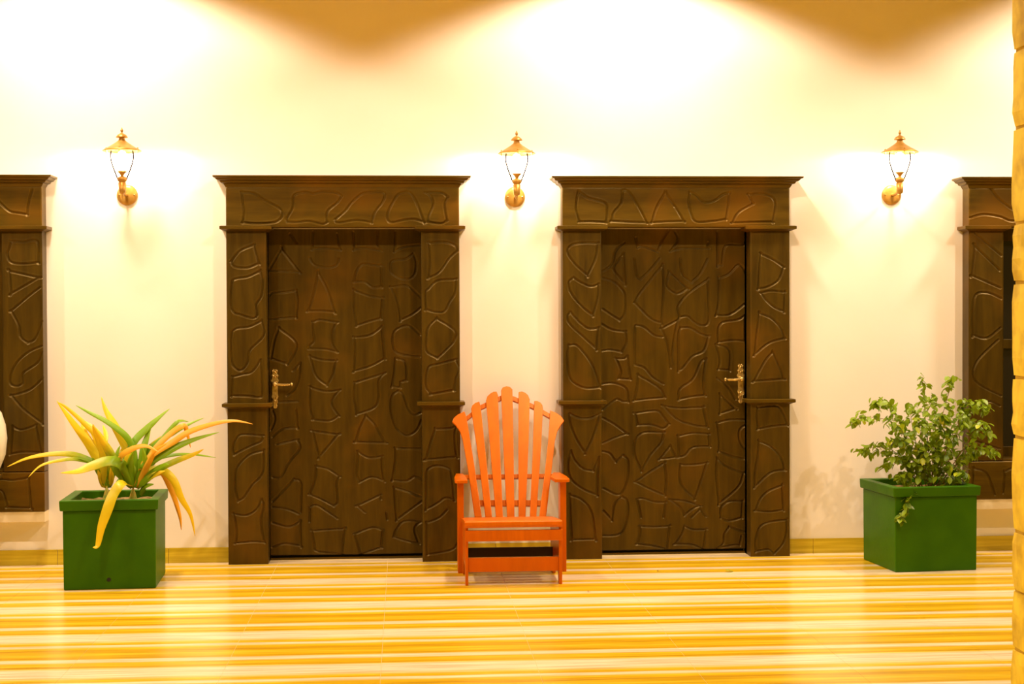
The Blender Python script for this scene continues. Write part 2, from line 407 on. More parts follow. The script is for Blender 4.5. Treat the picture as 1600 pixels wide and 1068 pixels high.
def leaf_handle(root, px, py0, py1, side, key):
    """ornate plate with lever; side +1 lever points right"""
    y = YL
    c = U(px, (py0+py1)/2, y-.01); hz = (U(px,py0,y).z-U(px,py1,y).z)/2; x = c.x; z = c.z
    pts = []
    half = [(0,-1),(.35,-.97),(.55,-.86),(.38,-.78),(.62,-.66),(.45,-.55),(.72,-.42),(.60,-.30),(.62,.12),(.60,.26),(.85,.38),(.52,.52),(.80,.64),(.42,.74),(.62,.86),(.35,.97),(0,.93)]
    out = [(a,b) for a,b in half] + [(-a,b) for a,b in half[::-1][1:-1]]
    hp = empty('door_handle', (x, y, z)); hp.parent = root; hp.location = Vector((x,y,z))-worg(root)
    q = MB().prism([(x+a*.030, y-.002, z+b*hz) for a, b in out], (0,-.007,0))
    for a, b, r in ((0,.80,.009),(.4,.62,.007),(-.4,.62,.007),(.45,.86,.006),(-.45,.86,.006),(0,.55,.007),(.4,-.7,.007),(-.4,-.7,.007),(.3,-.88,.006),(-.3,-.88,.006),(0,-.6,.007),(.35,-.48,.006),(-.35,-.48,.006)):
        q.lathe([(0.001,-.002),(r,0),(r*.8,r*.5),(r*.3,r*.8)], (x+a*.03, y-.009, z+b*hz), 10, 'y')
    q.build('handle_plate', BRASS, hp, smooth=False, bevel=.0015)
    zz = z+.22*hz
    l = MB(); l.lathe([(.019,0),(.019,.006),(.014,.016),(.012,.030),(.015,.044),(.012,.052),(.004,.055)], (x,y-.008,zz), 20, 'y')
    pr = [(0,.0085),(.02,.010),(.035,.0075),(.05,.009),(.058,.0065),(.066,.0085),(.074,.006),(.084,.0085),(.092,.006),(.100,.007),(.104,.013),(.112,.013),(.115,.006)]
    l.tube([(x+side*a*1.0, y-.048+.0*a, zz-.004*math.sin(a*25)) for a, r in pr], [r for a, r in pr], 14)
    l.build('lever', BRASS, hp, smooth=True)
    if key:
        k = MB(); kz = z-.45*hz; kx = x+.004
        k.tube([(kx, y-.006, kz), (kx, y-.034, kz)], .003, 8)
        ring = [(kx+.011*math.cos(t*math.pi/8), y-.036, kz-.004+.012*math.sin(t*math.pi/8)) for t in range(17)]
        k.tube(ring, .0035, 8)
        k.box(kx-.008, kx+.008, y-.038, y-.034, kz-.012, kz+.004)
        k.tube([(kx, y-.036, kz-.014), (kx+.001, y-.036, kz-.055)], .0038, 8)
        k.box(kx-.007, kx+.002, y-.038, y-.034, kz-.054, kz-.046)
        tag(k.build('key', BRASS, hp), 'brass key hanging in the keyhole of the handle plate')
    else:
        k = MB(); kz = z-.42*hz
        k.tube([(x-.006, y-.012, kz), (x-.006, y-.012, z-.93*hz)], .003, 8)
        k.build('keyhole_cover', BRASS, hp)

# ---- traced carvings
L1 = carve(VA, YF, [
 [(160,135),(222,140),(280,175),(350,214),(370,240),(362,272),(325,292),(240,298),(165,292),(172,240),(165,195)],
 [(428,160),(450,140),(500,133),(530,142),(570,133),(650,135),(678,155),(660,185),(610,230),(600,265),(605,290),(580,300),(510,285),(450,290),(400,290),(395,270),(425,215)],
 [(700,230),(730,190),(780,145),(830,133),(890,133),(905,150),(890,190),(855,235),(835,292),(760,280),(660,293),(648,275)],
 [(950,180),(975,145),(1020,132),(1050,150),(1080,210),(1108,290),(1060,275),(1010,278),(940,292),(918,270),(925,230)],
 [(1120,135),(1200,135),(1232,160),(1215,200),(1228,280),(1200,298),(1130,290),(1132,260),(1155,200),(1145,155)]])
P1LU = carve(VA, YF, [
 [(222,410),(248,505),(190,528),(120,522),(105,495),(150,440)],
 [(255,545),(190,575),(130,585),(108,610),(108,745),(160,775),(215,790),(240,775),(235,720),(262,675),(270,600)],
 [(262,805),(200,835),(130,845),(105,880),(108,1015),(130,1055),(160,1060),(190,1020),(200,960),(260,900),(278,860)]]) + carve(VB, YF, [
 [(105,90),(102,182),(180,184),(238,190),(250,170),(247,60),(240,10),(200,65),(150,78)]])
P1LL = carve(VB, YF, [
 [(150,372),(250,378),(245,405),(190,430),(140,455),(112,472),(105,440),(118,400)],
 [(255,452),(190,470),(140,515),(118,560),(120,650),(132,698),(160,680),(200,620),(245,575),(258,520)],
 [(110,762),(175,768),(225,735),(245,690),(258,720),(245,780),(248,840),(260,900),(200,898),(120,905),(125,840)]])
P1RU = carve(VA, YF, [
 [(1135,398),(1210,393),(1270,410),(1283,440),(1240,480),(1190,550),(1132,580),(1140,500)],
 [(1275,588),(1180,595),(1135,635),(1115,660),(1118,745),(1170,758),(1215,755),(1240,710),(1270,660)],
 [(1175,792),(1270,855),(1265,910),(1220,960),(1180,998),(1125,965),(1120,900),(1130,840)]]) + carve(VB, YF, [
 [(1065,45),(1120,25),(1200,5),(1218,50),(1200,100),(1190,155),(1080,175),(1052,130)]])
P1RL = carve(VB, YF, [
 [(1100,345),(1170,342),(1205,330),(1195,380),(1205,482),(1055,495),(1075,420)],
 [(1075,535),(1110,525),(1165,538),(1180,570),(1192,690),(1150,683),(1110,710),(1055,740),(1058,640),(1058,560)],
 ((1160,740),(1120,780),(1060,805),(1058,930),(1065,960),(1180,938),(1210,900))])
LEAF1 = carve(VA, YL, [
 [(365,430),(458,548),(405,545),(300,540)],
 ((300,675),(320,658),(380,655),(440,645),(450,700),(442,785),(370,790),(300,797)),
 [(352,842),(440,915),(430,980),(395,1028),(310,1000),(330,900)],
 ((530,340),(528,428),(600,425),(670,432),(655,350)),
 ((515,478),(530,505),(560,520),(620,525),(655,510),(665,478)),
 [(558,555),(605,640),(643,758),(580,752),(505,752),(535,660)],
 [(530,810),(570,798),(655,812),(630,860),(630,920),(655,965),(590,950),(512,950),(512,935),(535,910),(530,860)],
 ((740,340),(745,430),(810,425),(885,438),(865,400),(872,330)),
 [(775,520),(800,507),(885,518),(888,625),(840,628),(800,600),(745,600),(755,550)],
 [(745,645),(820,672),(893,685),(885,790),(830,805),(760,828),(745,740)],
 [(745,890),(830,878),(890,835),(895,900),(905,1000),(830,1040),(745,1065),(750,950)],
 ((960,340),(958,438),(1020,415),(1090,410)),
 [(1055,455),(1070,500),(1062,560),(1030,585),(985,580),(940,550),(938,500),(965,485),(1010,482),(1040,465)],
 ((1100,690),(1060,650),(1020,620),(940,628),(975,710),(988,800),(1050,770),(1095,735)),
 ((1090,878),(1050,840),(1010,830),(955,860),(948,930),(980,975),(1090,990)),
 ((410,350),(425,370),(445,400))]) + carve(VB, YL, [
 [(485,-10),(540,5),(612,10),(595,80),(568,130),(515,85)],
 [(760,100),(850,72),(822,110),(822,190),(800,240),(715,272),(700,190),(705,118)],
 [(760,280),(800,320),(830,370),(855,412),(710,408),(730,340)],
 [(720,455),(770,485),(838,480),(840,540),(850,600),(790,580),(730,605),(715,570),(718,500)],
 ((755,755),(718,722),(828,670),(835,690)), ((865,790),(860,755)),
 [(705,860),(790,828),(842,842),(835,925),(735,960),(715,900)],
 [(485,140),(560,160),(628,155),(590,215),(625,280),(580,305),(500,298),(485,240)],
 [(498,355),(622,372),(530,482),(508,400)],
 [(515,528),(570,540),(630,578),(615,610),(620,700),(600,722),(540,690),(482,665),(508,600)],
 ((482,800),(482,730),(515,718),(570,750),(620,785)),
 [(495,845),(580,838),(655,835),(640,958),(520,945),(505,910)],
 ((400,60),(435,25),(430,90),(410,145),(370,182)), ((330,212),(425,208)),
 ((415,250),(422,338),(350,345),(300,385)), ((300,255),(312,300),(292,350)),
 ((320,420),(420,398),(435,440),(380,510),(340,580),(300,582)),
 ((300,700),(360,640),(405,592),(440,612),(438,755)), ((300,728),(370,738),(430,762)),
 ((300,805),(380,825),(435,800),(440,918),(360,908),(300,925)),
 [(905,0),(900,60),(888,135),(928,142),(930,115),(960,105),(955,20),(920,0)],
 ((1030,265),(1000,275),(970,250),(945,180),(920,158),(890,180),(882,240),(900,320),(930,360),(970,375),(1010,350),(1033,300)),
 ((1035,440),(960,440),(905,438),(905,500),(890,595),(960,600),(1000,578),(1035,592)),
 ((1035,680),(960,650),(900,632),(905,720),(912,790),(980,740),(1035,700)),
 ((1035,800),(1005,820),(1000,850),(1020,905),(960,895),(898,875),(905,845),(935,805),(970,795),(1030,800))])
L2 = carve(VC, YF, [
 [(148,130),(200,165),(285,190),(295,240),(290,292),(220,288),(150,288),(135,230),(138,170)],
 [(375,128),(400,125),(430,160),(470,230),(500,292),(420,290),(320,285),(330,240),(370,190)],
 [(600,135),(650,210),(695,285),(600,288),(530,292),(555,210)],
 [(728,135),(760,150),(800,185),(850,180),(900,145),(932,140),(925,220),(915,275),(850,285),(760,288),(735,250),(722,190)],
 [(1035,145),(1110,143),(1155,160),(1172,200),(1160,288),(1060,290),(950,293),(980,240),(1055,195)]])
P2LU = carve(VC, YF, [
 [(110,410),(180,398),(245,400),(235,480),(195,568),(130,510),(90,450)],
 [(120,580),(160,605),(210,625),(250,615),(245,690),(222,775),(170,735),(110,665),(95,605)],
 [(105,760),(150,810),(200,845),(250,842),(240,950),(180,895),(100,820),(90,780)]]) + carve(VD, YF, [
 [(90,-65),(130,-65),(175,-15),(215,50),(245,140),(180,145),(130,128),(95,90),(82,0)]])
P2LL = carve(VD, YF, [
 [(95,270),(140,290),(190,292),(242,272),(210,380),(170,462),(130,400),(98,320)],
 [(100,455),(120,500),(160,540),(210,550),(238,490),(230,580),(228,668),(160,640),(100,590),(85,520)],
 [(95,670),(150,690),(200,750),(220,885),(105,888),(98,780)]])
P2RU = carve(VC, YF, [
 [(1097,455),(1160,485),(1217,525),(1190,590),(1140,625),(1085,637),(1090,540)],
 [(1100,660),(1150,648),(1222,655),(1218,755),(1170,735),(1128,700)],
 [(1090,765),(1150,790),(1200,840),(1222,895),(1140,920),(1065,980),(1075,880)]]) + carve(VD, YF, [
 [(1092,-31),(1055,10),(1000,110),(1145,100),(1130,50)]])
P2RL = carve(VD, YF, [
 [(1020,240),(1120,235),(1165,325),(1100,330),(1020,345),(1015,280)],
 [(1025,405),(1080,430),(1130,480),(1152,545),(1080,560),(1005,628),(1005,560),(1018,480)],
 [(1138,622),(1145,740),(1080,750),(1008,745),(1030,690),(1070,650)],
 [(1160,790),(1080,800),(1030,825),(1008,890),(1010,945),(1070,935),(1100,955),(1140,910),(1160,850)]])
LEAF2 = carve(VC, YL, [
 ((385,395),(340,440),(320,510),(270,545)), [(380,460),(390,608),(330,540),(345,500)],
 ((270,580),(330,600),(380,650),(390,700),(385,770),(360,800),(320,775),(270,742)),
 ((265,820),(320,850),(390,860),(395,920),(370,965),(310,955),(268,960)),
 ((445,370),(455,420),(480,415),(560,442),(585,380),(620,330)), ((438,480),(450,570),(470,585),(510,550),(570,478)),
 [(585,515),(590,640),(580,815),(520,790),(443,712),(460,670),(530,580)],
 ((440,1030),(440,850),(450,828),(485,835),(540,878),(585,888)),
 [(580,845),(665,800),(645,900),(628,1035),(610,920)],
 ((650,340),(665,380),(630,438),(700,425),(820,425),(820,395)), ((678,480),(688,560),(735,602),(780,560),(820,480)),
 [(622,548),(715,635),(660,662),(608,625),(612,580)],
 [(820,590),(825,700),(825,810),(790,828),(750,810),(715,780),(675,785),(665,730),(720,660)],
 [(680,840),(730,840),(780,870),(825,885),(800,960),(740,990),(690,1050),(668,1060),(668,880)],
 ((870,340),(872,510),(895,510),(905,430),(930,405),(1000,410),(1020,390)),
 ((1020,560),(1000,520),(975,515),(930,560),(880,580),(878,700),(865,775),(940,770),(1015,715)),
 ((1015,775),(980,798),(900,812),(875,850),(878,915),(950,905),(1015,910),(1015,780)),
 [(865,930),(900,935),(938,965),(935,1060),(878,1055),(885,1000)]]) + carve(VD, YL, [
 [(322,0),(360,0),(378,-12),(385,50),(392,100),(335,98),(345,60)],
 ((250,125),(310,120),(370,145),(382,210),(355,210),(320,200),(255,250)),
 ((255,290),(310,320),(375,368),(310,390),(255,415)),
 ((255,455),(290,465),(320,505),(355,475),(380,500),(378,590),(350,655),(320,665),(258,635)),
 ((258,745),(300,790),(315,710),(350,678),(378,700),(375,790),(340,860),(255,868)),
 ((415,30),(460,45),(500,90),(555,125)),
 [(430,80),(500,120),(545,155),(560,190),(480,197),(412,205),(425,140)],
 [(415,268),(520,255),(555,285),(582,320),(555,342),(500,325),(430,325)],
 [(470,360),(555,362),(545,410),(490,475),(448,548),(415,480),(412,420),(430,380)],
 [(560,512),(568,590),(562,670),(490,640),(420,605),(480,560)],
 ((445,780),(435,730),(425,690),(455,685),(510,702),(565,705),(555,780)),
 [(440,822),(510,825),(585,822),(572,935),(500,918),(425,910),(438,860)],
 [(588,430),(617,483),(538,493)],
 [(765,5),(740,15),(700,100),(635,150),(632,200),(700,185),(760,180),(750,110)],
 [(555,232),(640,242),(750,238),(772,335),(700,325),(620,295)],
 [(628,380),(700,365),(778,370),(782,430),(700,435),(660,475),(632,480)],
 [(640,520),(700,520),(768,512),(740,600),(710,685),(660,640),(635,590)],
 [(590,692),(660,698),(735,722),(700,735),(660,768),(640,730)], ((695,778),(735,740),(765,775)),
 [(660,822),(700,838),(765,838),(752,935),(690,912),(612,910),(640,870)],
 ((820,95),(870,135),(910,200)), [(835,178),(910,245),(835,268)],
 ((955,300),(880,300),(820,315),(830,400),(828,455),(900,480),(950,492)), ((960,325),(930,350),(930,400),(955,445)),
 [(820,490),(870,530),(950,560),(930,620),(880,670),(828,710),(815,560)],
 [(945,700),(880,700),(840,730),(838,780),(880,795),(940,780)],
 ((955,850),(925,840),(880,825),(855,860),(850,905),(820,930),(900,915),(930,915),(940,870))])

for k, (d, lint, lu, ru, ll, rl, lf, hd) in enumerate((
        (D1, L1, P1LU, P1RU, P1LL, P1RL, LEAF1, (429.5, 575, 638, 1, False)),
        (D2, L2, P2LU, P2RU, P2LL, P2RL, LEAF2, (1157.5, 567, 630, -1, True)))):
    xl, xr = rng(*d['left']), rng(*d['right']); xo = (xl[1], xr[0])
    root = empty('door_%d' % (k+1), ((xo[0]+xo[1])/2, 0, 0),
                 ('left carved dark wooden door with lever on its left side', 'right carved dark wooden door with key in its handle')[k], None, None, 'structure')
    surround(root, xl, xr, lint, None, lu, ru, ll, rl, 0)
    panel('door_leaf', xo[0]-.02, xo[1]+.02, .028, zl+.03, YL, YL+.045, lf, DW, root)
    MB().box(xo[0]-.03, xo[1]+.03, YL+.05, YL+.12, 0, zl+.03).build('door_backing', BLACK, root)
    MB().box(xo[0], xo[1], YL+.004, YL+.05, 0, .012).build('threshold', DWH, root)
    leaf_handle(root, hd[0], hd[1], hd[2], hd[3], hd[4])

W1L = carve(VE, YF, [((-160,240),(-120,150),(-40,190),(0,230),(50,275),(100,285),(145,293),(155,220),(172,160))])
W1P = carve(VE, YF, [
 [(60,435),(130,440),(178,430),(205,450),(205,550),(130,558),(60,550),(40,510),(52,470)], [(50,597),(207,633),(60,718)],
 ((215,685),(150,735),(60,812),(100,890),(110,950),(150,983),(190,960),(228,865))]) + carve(VF, YF, [
 ((200,-30),(135,0),(80,50),(50,110),(50,150),(75,162),(105,150),(110,100),(180,50),(200,0)),
 [(203,127),(140,180),(55,207),(110,270),(200,338),(205,230)],
 [(60,355),(100,370),(170,348),(180,400),(195,478),(110,475),(50,485),(55,420)]])
W1B = carve(VF, YF, [((-140,610),(-60,625),(0,605),(60,610),(135,598),(148,742),(35,738),(20,680),(0,655),(-60,640))])
W2L = carve(VG, YF, [((130,82),(150,110),(200,150),(260,160)), ((70,175),(110,165),(160,172),(200,185),(270,170)), ((300,90),(360,80),(350,170),(300,175))])
W2P = carve(VG, YF, [((85,222),(165,290)), ((160,335),(85,262),(75,350),(162,388)),
 ((165,420),(120,402),(82,418),(78,530),(120,540),(163,508)), ((155,545),(90,612),(85,670),(165,715)),
 ((80,765),(125,732),(160,745)), ((80,850),(160,875))])
W2B = carve(VG, YF, [((75,1010),(80,935),(120,950),(145,1015)), ((170,1010),(175,945),(203,935),(260,950),(255,1010))])
def window(k, x0, x1, po, pi, lint, cu, cb, right):
    """opening x0..x1; pilasters flank it; the traced pilaster is the right one on window 1, the left one on window 2"""
    wdt = po
    xl = (x0-wdt, x0); xr = (x1, x1+wdt)
    root = empty('window_%d' % k, ((x0+x1)/2, 0, zb), ('left window in carved dark wooden surround above a pale sill', 'right window in carved dark wooden surround above a pale sill')[k-1], None, None, 'structure')
    profile_band('cornice', xl[0], xr[1], cornice_prof(), DWH, root)
    panel('lintel', xl[0], xr[1], zl, zc, YF, 0, lint, DWH, root)
    mir = [[(x0+x1-a, b) for a, b in c] for c in cu]
    for (a, b), c in ((xl, mir if k == 1 else cu), (xr, cu if k == 1 else mir)):
        ledge('capital', a, b, zl-.008, .034, root)
        panel('pilaster', a, b, zs+.004, zl-.02, YF, YL+.03, c, DW, root)
    panel('bottom_rail', xl[0], xr[1], zb, zs, YF, 0, cb, DWH, root)
    MB().box(x0-.01, x1+.01, -.095, YL, zs, zs+.014).build('window_ledge', DWH, root, bevel=.003)
    # casements with glass
    m_ = (x0+x1)/2
    for a, b in ((x0, m_), (m_, x1)):
        f = MB()
        f.box(a, a+.06, YL, YL+.04, zs, zl); f.box(b-.06, b, YL, YL+.04, zs, zl)
        f.box(a+.06, b-.06, YL, YL+.04, zs, zs+.08); f.box(a+.06, b-.06, YL, YL+.04, zl-.08, zl); f.box(a+.06, b-.06, YL, YL+.04, (zs+zl)/2-.03, (zs+zl)/2+.03)
        s = f.build('casement', DW, root, bevel=.002)
        MB().box(a+.055, b-.055, YL+.018, YL+.022, zs+.07, zl-.07).build('pane', PANE, s)
    MB().box(x0-.02, x1+.02, YL+.09, YL+.16, zs-.02, zl+.02).build('window_backing', BLACK, root)
    MB().box(xl[0], xr[1]+.0, -.105, 0, zb-.066, zb).build('window_sill', SILLM, root, bevel=.003)
m, nt, b = mat('dark_glass'); b.inputs['Base Color'].default_value = (.02,.015,.01,1); b.inputs['Roughness'].default_value = .08; PANE = m
window(1, wl0, wl1, X(67.5)-X(4), 0, W1L, W1P, W1B, True)
window(2, wr0, wr1, X(1568)-X(1513.5), 0, W2L, W2P, W2B, False)

# ------------------------------------------------------------------ wall lanterns
def glow_mat(name, c, s):
    m, nt, b = mat(name); b.inputs['Emission Color'].default_value = (*c,1); b.inputs['Emission Strength'].default_value = s
    b.inputs['Base Color'].default_value = (.9,.85,.7,1); return m
BULB = glow_mat('lit_bulb', (1.0,.80,.45), 40)
def glass_mat():
    m = bpy.data.materials.new('clear_lantern_glass'); m.use_nodes = True; nt = m.node_tree; N = nt.nodes; L = nt.links
    N.remove(N['Principled BSDF'])
    t = N.new('ShaderNodeBsdfTransparent'); t.inputs[0].default_value = (.97,.97,.95,1)
    g = N.new('ShaderNodeBsdfGlossy'); g.inputs['Roughness'].default_value = .03
    mx = N.new('ShaderNodeMixShader'); mx.inputs[0].default_value = .06
    L.new(t.outputs[0], mx.inputs[1]); L.new(g.outputs[0], mx.inputs[2]); L.new(mx.outputs[0], N['Material Output'].inputs['Surface'])
    return m
GLASS = glass_mat()
S = 1/253.0   # metres per pixel at the lanterns
def make_lantern():
    root = empty('wall_lantern', (0,0,0)); yc = -.17
    zp = 0.0   # plate centre (photo y 308)
    h = lambda py: (308-py)*S*1.0
    pl = MB().lathe([(.001,.0),(.063,.0),(.064,.005),(.060,.012),(.045,.017),(.030,.019),(.001,.021)], (0,0,0), 40, 'y').build('back_plate', BRONZE, root, smooth=True)
    for s in (-1,1): MB().lathe([(.001,.0),(.006,.0),(.006,.004),(.003,.008),(.001,.009)], (s*.045,-.014,0), 12, 'y').build('screw', BRASS, pl, smooth=True)
    arm = MB(); arm.tube(catmull([(0,-.015,.0),(0,-.06,-.005),(0,-.12,.002),(0,yc,.016)], 6), .009, 12); arm.build('arm', BRONZE, root, smooth=True)
    st = MB().lathe([(.001,h(317)),(.004,h(316)),(.007,h(313)),(.003,h(310.5)),(.010,h(309.5)),(.019,h(308)),(.021,h(306)),(.024,h(292)),(.019,h(291.8)),(.021,h(291)),(.027,h(290)),(.028,h(285)),(.024,h(284)),(.010,h(283)),(.010,h(281)),(.018,h(278)),(.029,h(275.8)),(.029,h(275)),(.020,h(274.8)),(.001,h(274.6))], (0,yc,0), 32)
    st.build('stem', BRONZE, root, smooth=True)
    for q in (0,2):
        a = q*math.pi/2
        prof = [(.024,h(289)),(.034,h(282)),(.052,h(270)),(.066,h(258)),(.068,h(250)),(.064,h(243))]
        pts = catmull([(r*math.cos(a), yc+r*math.sin(a), z) for r, z in prof], 5)
        MB().tube(pts, .0042, 8).build('wire_brace', WIRE, root, smooth=True)
    # hood: thin shell
    o = [(.117,h(243.5)),(.103,h(241)),(.088,h(239)),(.062,h(235)),(.038,h(231)),(.021,h(227.5)),(.018,h(225)),(.019,h(223.8)),(.035,h(223.3)),(.035,h(222.3)),(.027,h(219.3)),(.012,h(217)),(.005,h(216)),(.005,h(215)),(.009,h(213)),(.007,h(211)),(.001,h(207.5))]
    inn = [(.001,h(228.5)),(.018,h(230)),(.038,h(233)),(.062,h(237)),(.088,h(241)),(.114,h(244.4))]
    MB().lathe(inn+o, (0,yc,0), 8*5).build('hood', BRONZE, root, smooth=True)
    for q in range(4):
        a = q*math.pi/2
        MB().lathe([(.001,h(248)),(.003,h(246.5)),(.004,h(243)),(.004,h(240.5)),(.006,h(240)),(.005,h(238.5)),(.001,h(238))], (.094*math.cos(a), yc+.094*math.sin(a), 0), 10).build('hood_knob', BRONZE, root, smooth=True)
    MB().lathe([(.020,h(274.5)),(.034,h(268)),(.045,h(258)),(.048,h(248)),(.044,h(240)),(.0425,h(240)),(.0465,h(248)),(.0435,h(258)),(.0325,h(268)),(.019,h(274))], (0,yc,0), 28).build('glass_chimney', GLASS, root, smooth=True)
    bl = MB(); bl.lathe([(.001,h(273.5)),(.013,h(273)),(.013,h(268)),(.018,h(264)),(.026,h(257)),(.027,h(251)),(.020,h(246)),(.008,h(244)),(.001,h(243.6))], (0,yc,0), 24)
    b = bl.build('bulb', BULB, root, smooth=True)
    l = bpy.data.lights.new('lantern_light', 'POINT'); l.energy = 75; l.color = (1.0,.82,.60); l.shadow_soft_size = .030
    lo = bpy.data.objects.new('lantern_light', l); col.objects.link(lo); lo.parent = root; lo.location = (0, yc, h(248.5))
    b.visible_shadow = True
    return root
lan = make_lantern()
LLAB = ('lit bronze wall lantern between the left window and the left door', 'lit bronze wall lantern between the two doors, above the orange chair', 'lit bronze wall lantern between the right door and the right window')
for i, (px, py) in enumerate(((199,304.5),(804.5,307.5),(1392.5,304.5))):
    o = lan if i == 0 else copy_tree(lan)
    p = U(px, py, 0); o.location = (p.x, -.001, p.z)
    tag(o, LLAB[i], 'wall lamp', 'lit lanterns on the wall')

# ------------------------------------------------------------------ adirondack chair
CV = (690,590,3.141)
def cp(a, b): return CV[0]+a/CV[2], CV[1]+b/CV[2]
chg = G(*cp(355,1028)); chair = empty('adirondack_chair', (G(805,905).x, -.75, 0), 'orange-brown slatted wooden armchair with fan back, standing between the two doors', 'chair')
yfr = -1.00
def xat(a, y, b=850): return U(*cp(a,b), y).x
def zat(b, y, a=350): return U(*cp(a,b), y).z
p0 = Vector((0, -.42, .36)); p1 = Vector((0, -.09, 1.13)); nb = (p1-p0).cross(Vector((1,0,0))).normalized()
if nb.y > 0: nb = -nb
SL_ = [
 [(52,215),(60,196),(78,180),(112,163),(122,190),(160,420),(198,684),(163,684),(130,450),(103,300),(90,262),(72,235)],
 [(145,150),(150,135),(165,122),(185,115),(192,140),(220,400),(248,684),(215,684),(185,420)],
 [(218,110),(224,90),(240,75),(255,67),(270,66),(277,85),(287,350),(302,684),(267,684),(245,420)],
 [(292,60),(300,46),(318,40),(335,43),(348,56),(353,300),(358,684),(322,684),(306,400)],
 [(378,68),(395,66),(412,73),(424,84),(433,105),(428,300),(412,684),(378,684),(377,300)],
 [(455,112),(470,112),(485,120),(495,133),(498,152),(488,350),(465,684),(433,684),(448,350)],
 [(533,158),(565,172),(588,188),(602,210),(585,233),(568,262),(556,310),(540,450),(513,684),(478,684),(508,450),(524,300)]]
for s in SL_:
    pts = [PL(*cp(a,b), p0, nb) for a, b in s]
    MB().prism(pts, -nb*.020).build('back_slat', CHW, chair, bevel=.003)
def brace(pts, th, name, off=.021):
    top = [PL(*cp(a,b), p0, nb)-nb*off for a, b in pts]
    MB().prism(top, -nb*th).build(name, CHW, chair, bevel=.002)
arc = [(100,200),(190,128),(275,88),(318,70),(365,88),(445,120),(560,185)]
brace(arc + [(a, b+24) for a, b in arc[::-1]], .022, 'top_brace')
brace([(112,470),(560,464),(560,484),(112,490)], .03, 'arm_brace')
brace([(170,594),(500,594),(500,622),(170,622)], .03, 'lower_brace')
# seat slats, sloping back
xs0, xs1 = xat(113, yfr, 700), xat(591, yfr, 700)
zs0 = zat(700, yfr)
for k in range(7):
    y0 = yfr-.01+k*.082; z0 = zs0-.055*k/7
    dz = -.010
    if k == 0:
        pr = [(y0, z0-.038), (y0-.006, z0-.024), (y0-.002, z0-.006), (y0+.012, z0), (y0+.074, z0-.006), (y0+.074, z0-.028), (y0+.02, z0-.026), (y0+.014, z0-.038)]
    else:
        pr = [(y0, z0-.022), (y0, z0-.003), (y0+.004, z0), (y0+.070, z0-.004), (y0+.073, z0-.008), (y0+.073, z0-.026)]
    x0, x1 = (xs0, xs1)
    MB().prism([(x0, a, b) for a, b in pr], (x1-x0, 0, 0)).build('seat_slat', CHW, chair, bevel=.002)
# side boards (seat rails running down into the front legs)
zl0 = zs0-.040
for (a0, a1) in ((117,131),(576,592)):
    x0, x1 = xat(a0, yfr+.02, 900), xat(a1, yfr+.02, 900)
    pts = [(x0,yfr+.02,0.0),(x0,yfr+.075,0),(x0,yfr+.095,.10),(x0,yfr+.36,.10),(x0,yfr+.40,0.0),(x0,yfr+.52,0.0),(x0,yfr+.54,zl0-.06),(x0,yfr+.60,zl0-.045),(x0,yfr+.60,zs0-.08),(x0,yfr+.02,zl0+.012)]
    MB().prism(pts, (x1-x0,0,0)).build('side_board', CHW, chair, bevel=.002)
xi0, xi1 = xat(117, yfr+.02, 900), xat(592, yfr+.02, 900)
MB().box(xi0-.002, xi1+.002, yfr-.002, yfr+.019, zat(800,yfr), zat(747,yfr)).build('apron', CHW, chair, bevel=.002)
MB().box(xat(131,yfr+.03,900), xat(576,yfr+.03,900), yfr+.03, yfr+.05, zat(950,yfr+.03), zat(881,yfr+.03)).build('front_stretcher', CHW, chair, bevel=.002)
MB().box(xat(131,yfr+.03,900), xat(576,yfr+.03,900), yfr+.38, yfr+.40, zat(878,yfr+.38), zat(832,yfr+.38)).build('rear_stretcher', DARKB, chair, bevel=.002)  # near-black colour on this board only, the rest of the chair is orange
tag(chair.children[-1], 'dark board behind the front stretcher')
ya = -.56
for (a0, a1, arm0, arm1, s) in ((80,110,65,127,-1),(583,613,546,629,1)):
    x0, x1 = xat(a0, ya, 900), xat(a1, ya, 900)
    zz = zat(514, ya-.04)
    MB().box(x0, x1, ya, ya+.11, 0, zz).build('arm_post', CHW, chair, bevel=.003)
    q0, q1 = xat(arm0, ya-.05, 510), xat(arm1, ya-.05, 510)
    if s < 0: pts = [(q0+.012,ya-.06),(q0,ya-.045),(q0+.002,ya+.12),(q0+.02,ya+.33),(q0+.062,ya+.33),(q1,ya+.1),(q1,ya-.06)]
    else: pts = [(q0+.012,ya-.06),(q1-.012,ya-.06),(q1,ya-.045),(q1-.002,ya+.12),(q1-.02,ya+.33),(q1-.062,ya+.33),(q0,ya+.1)]
    MB().prism([(a, b, zz) for a, b in pts], (0,0,.021)).build('arm_rest', CHW, chair, bevel=.004)

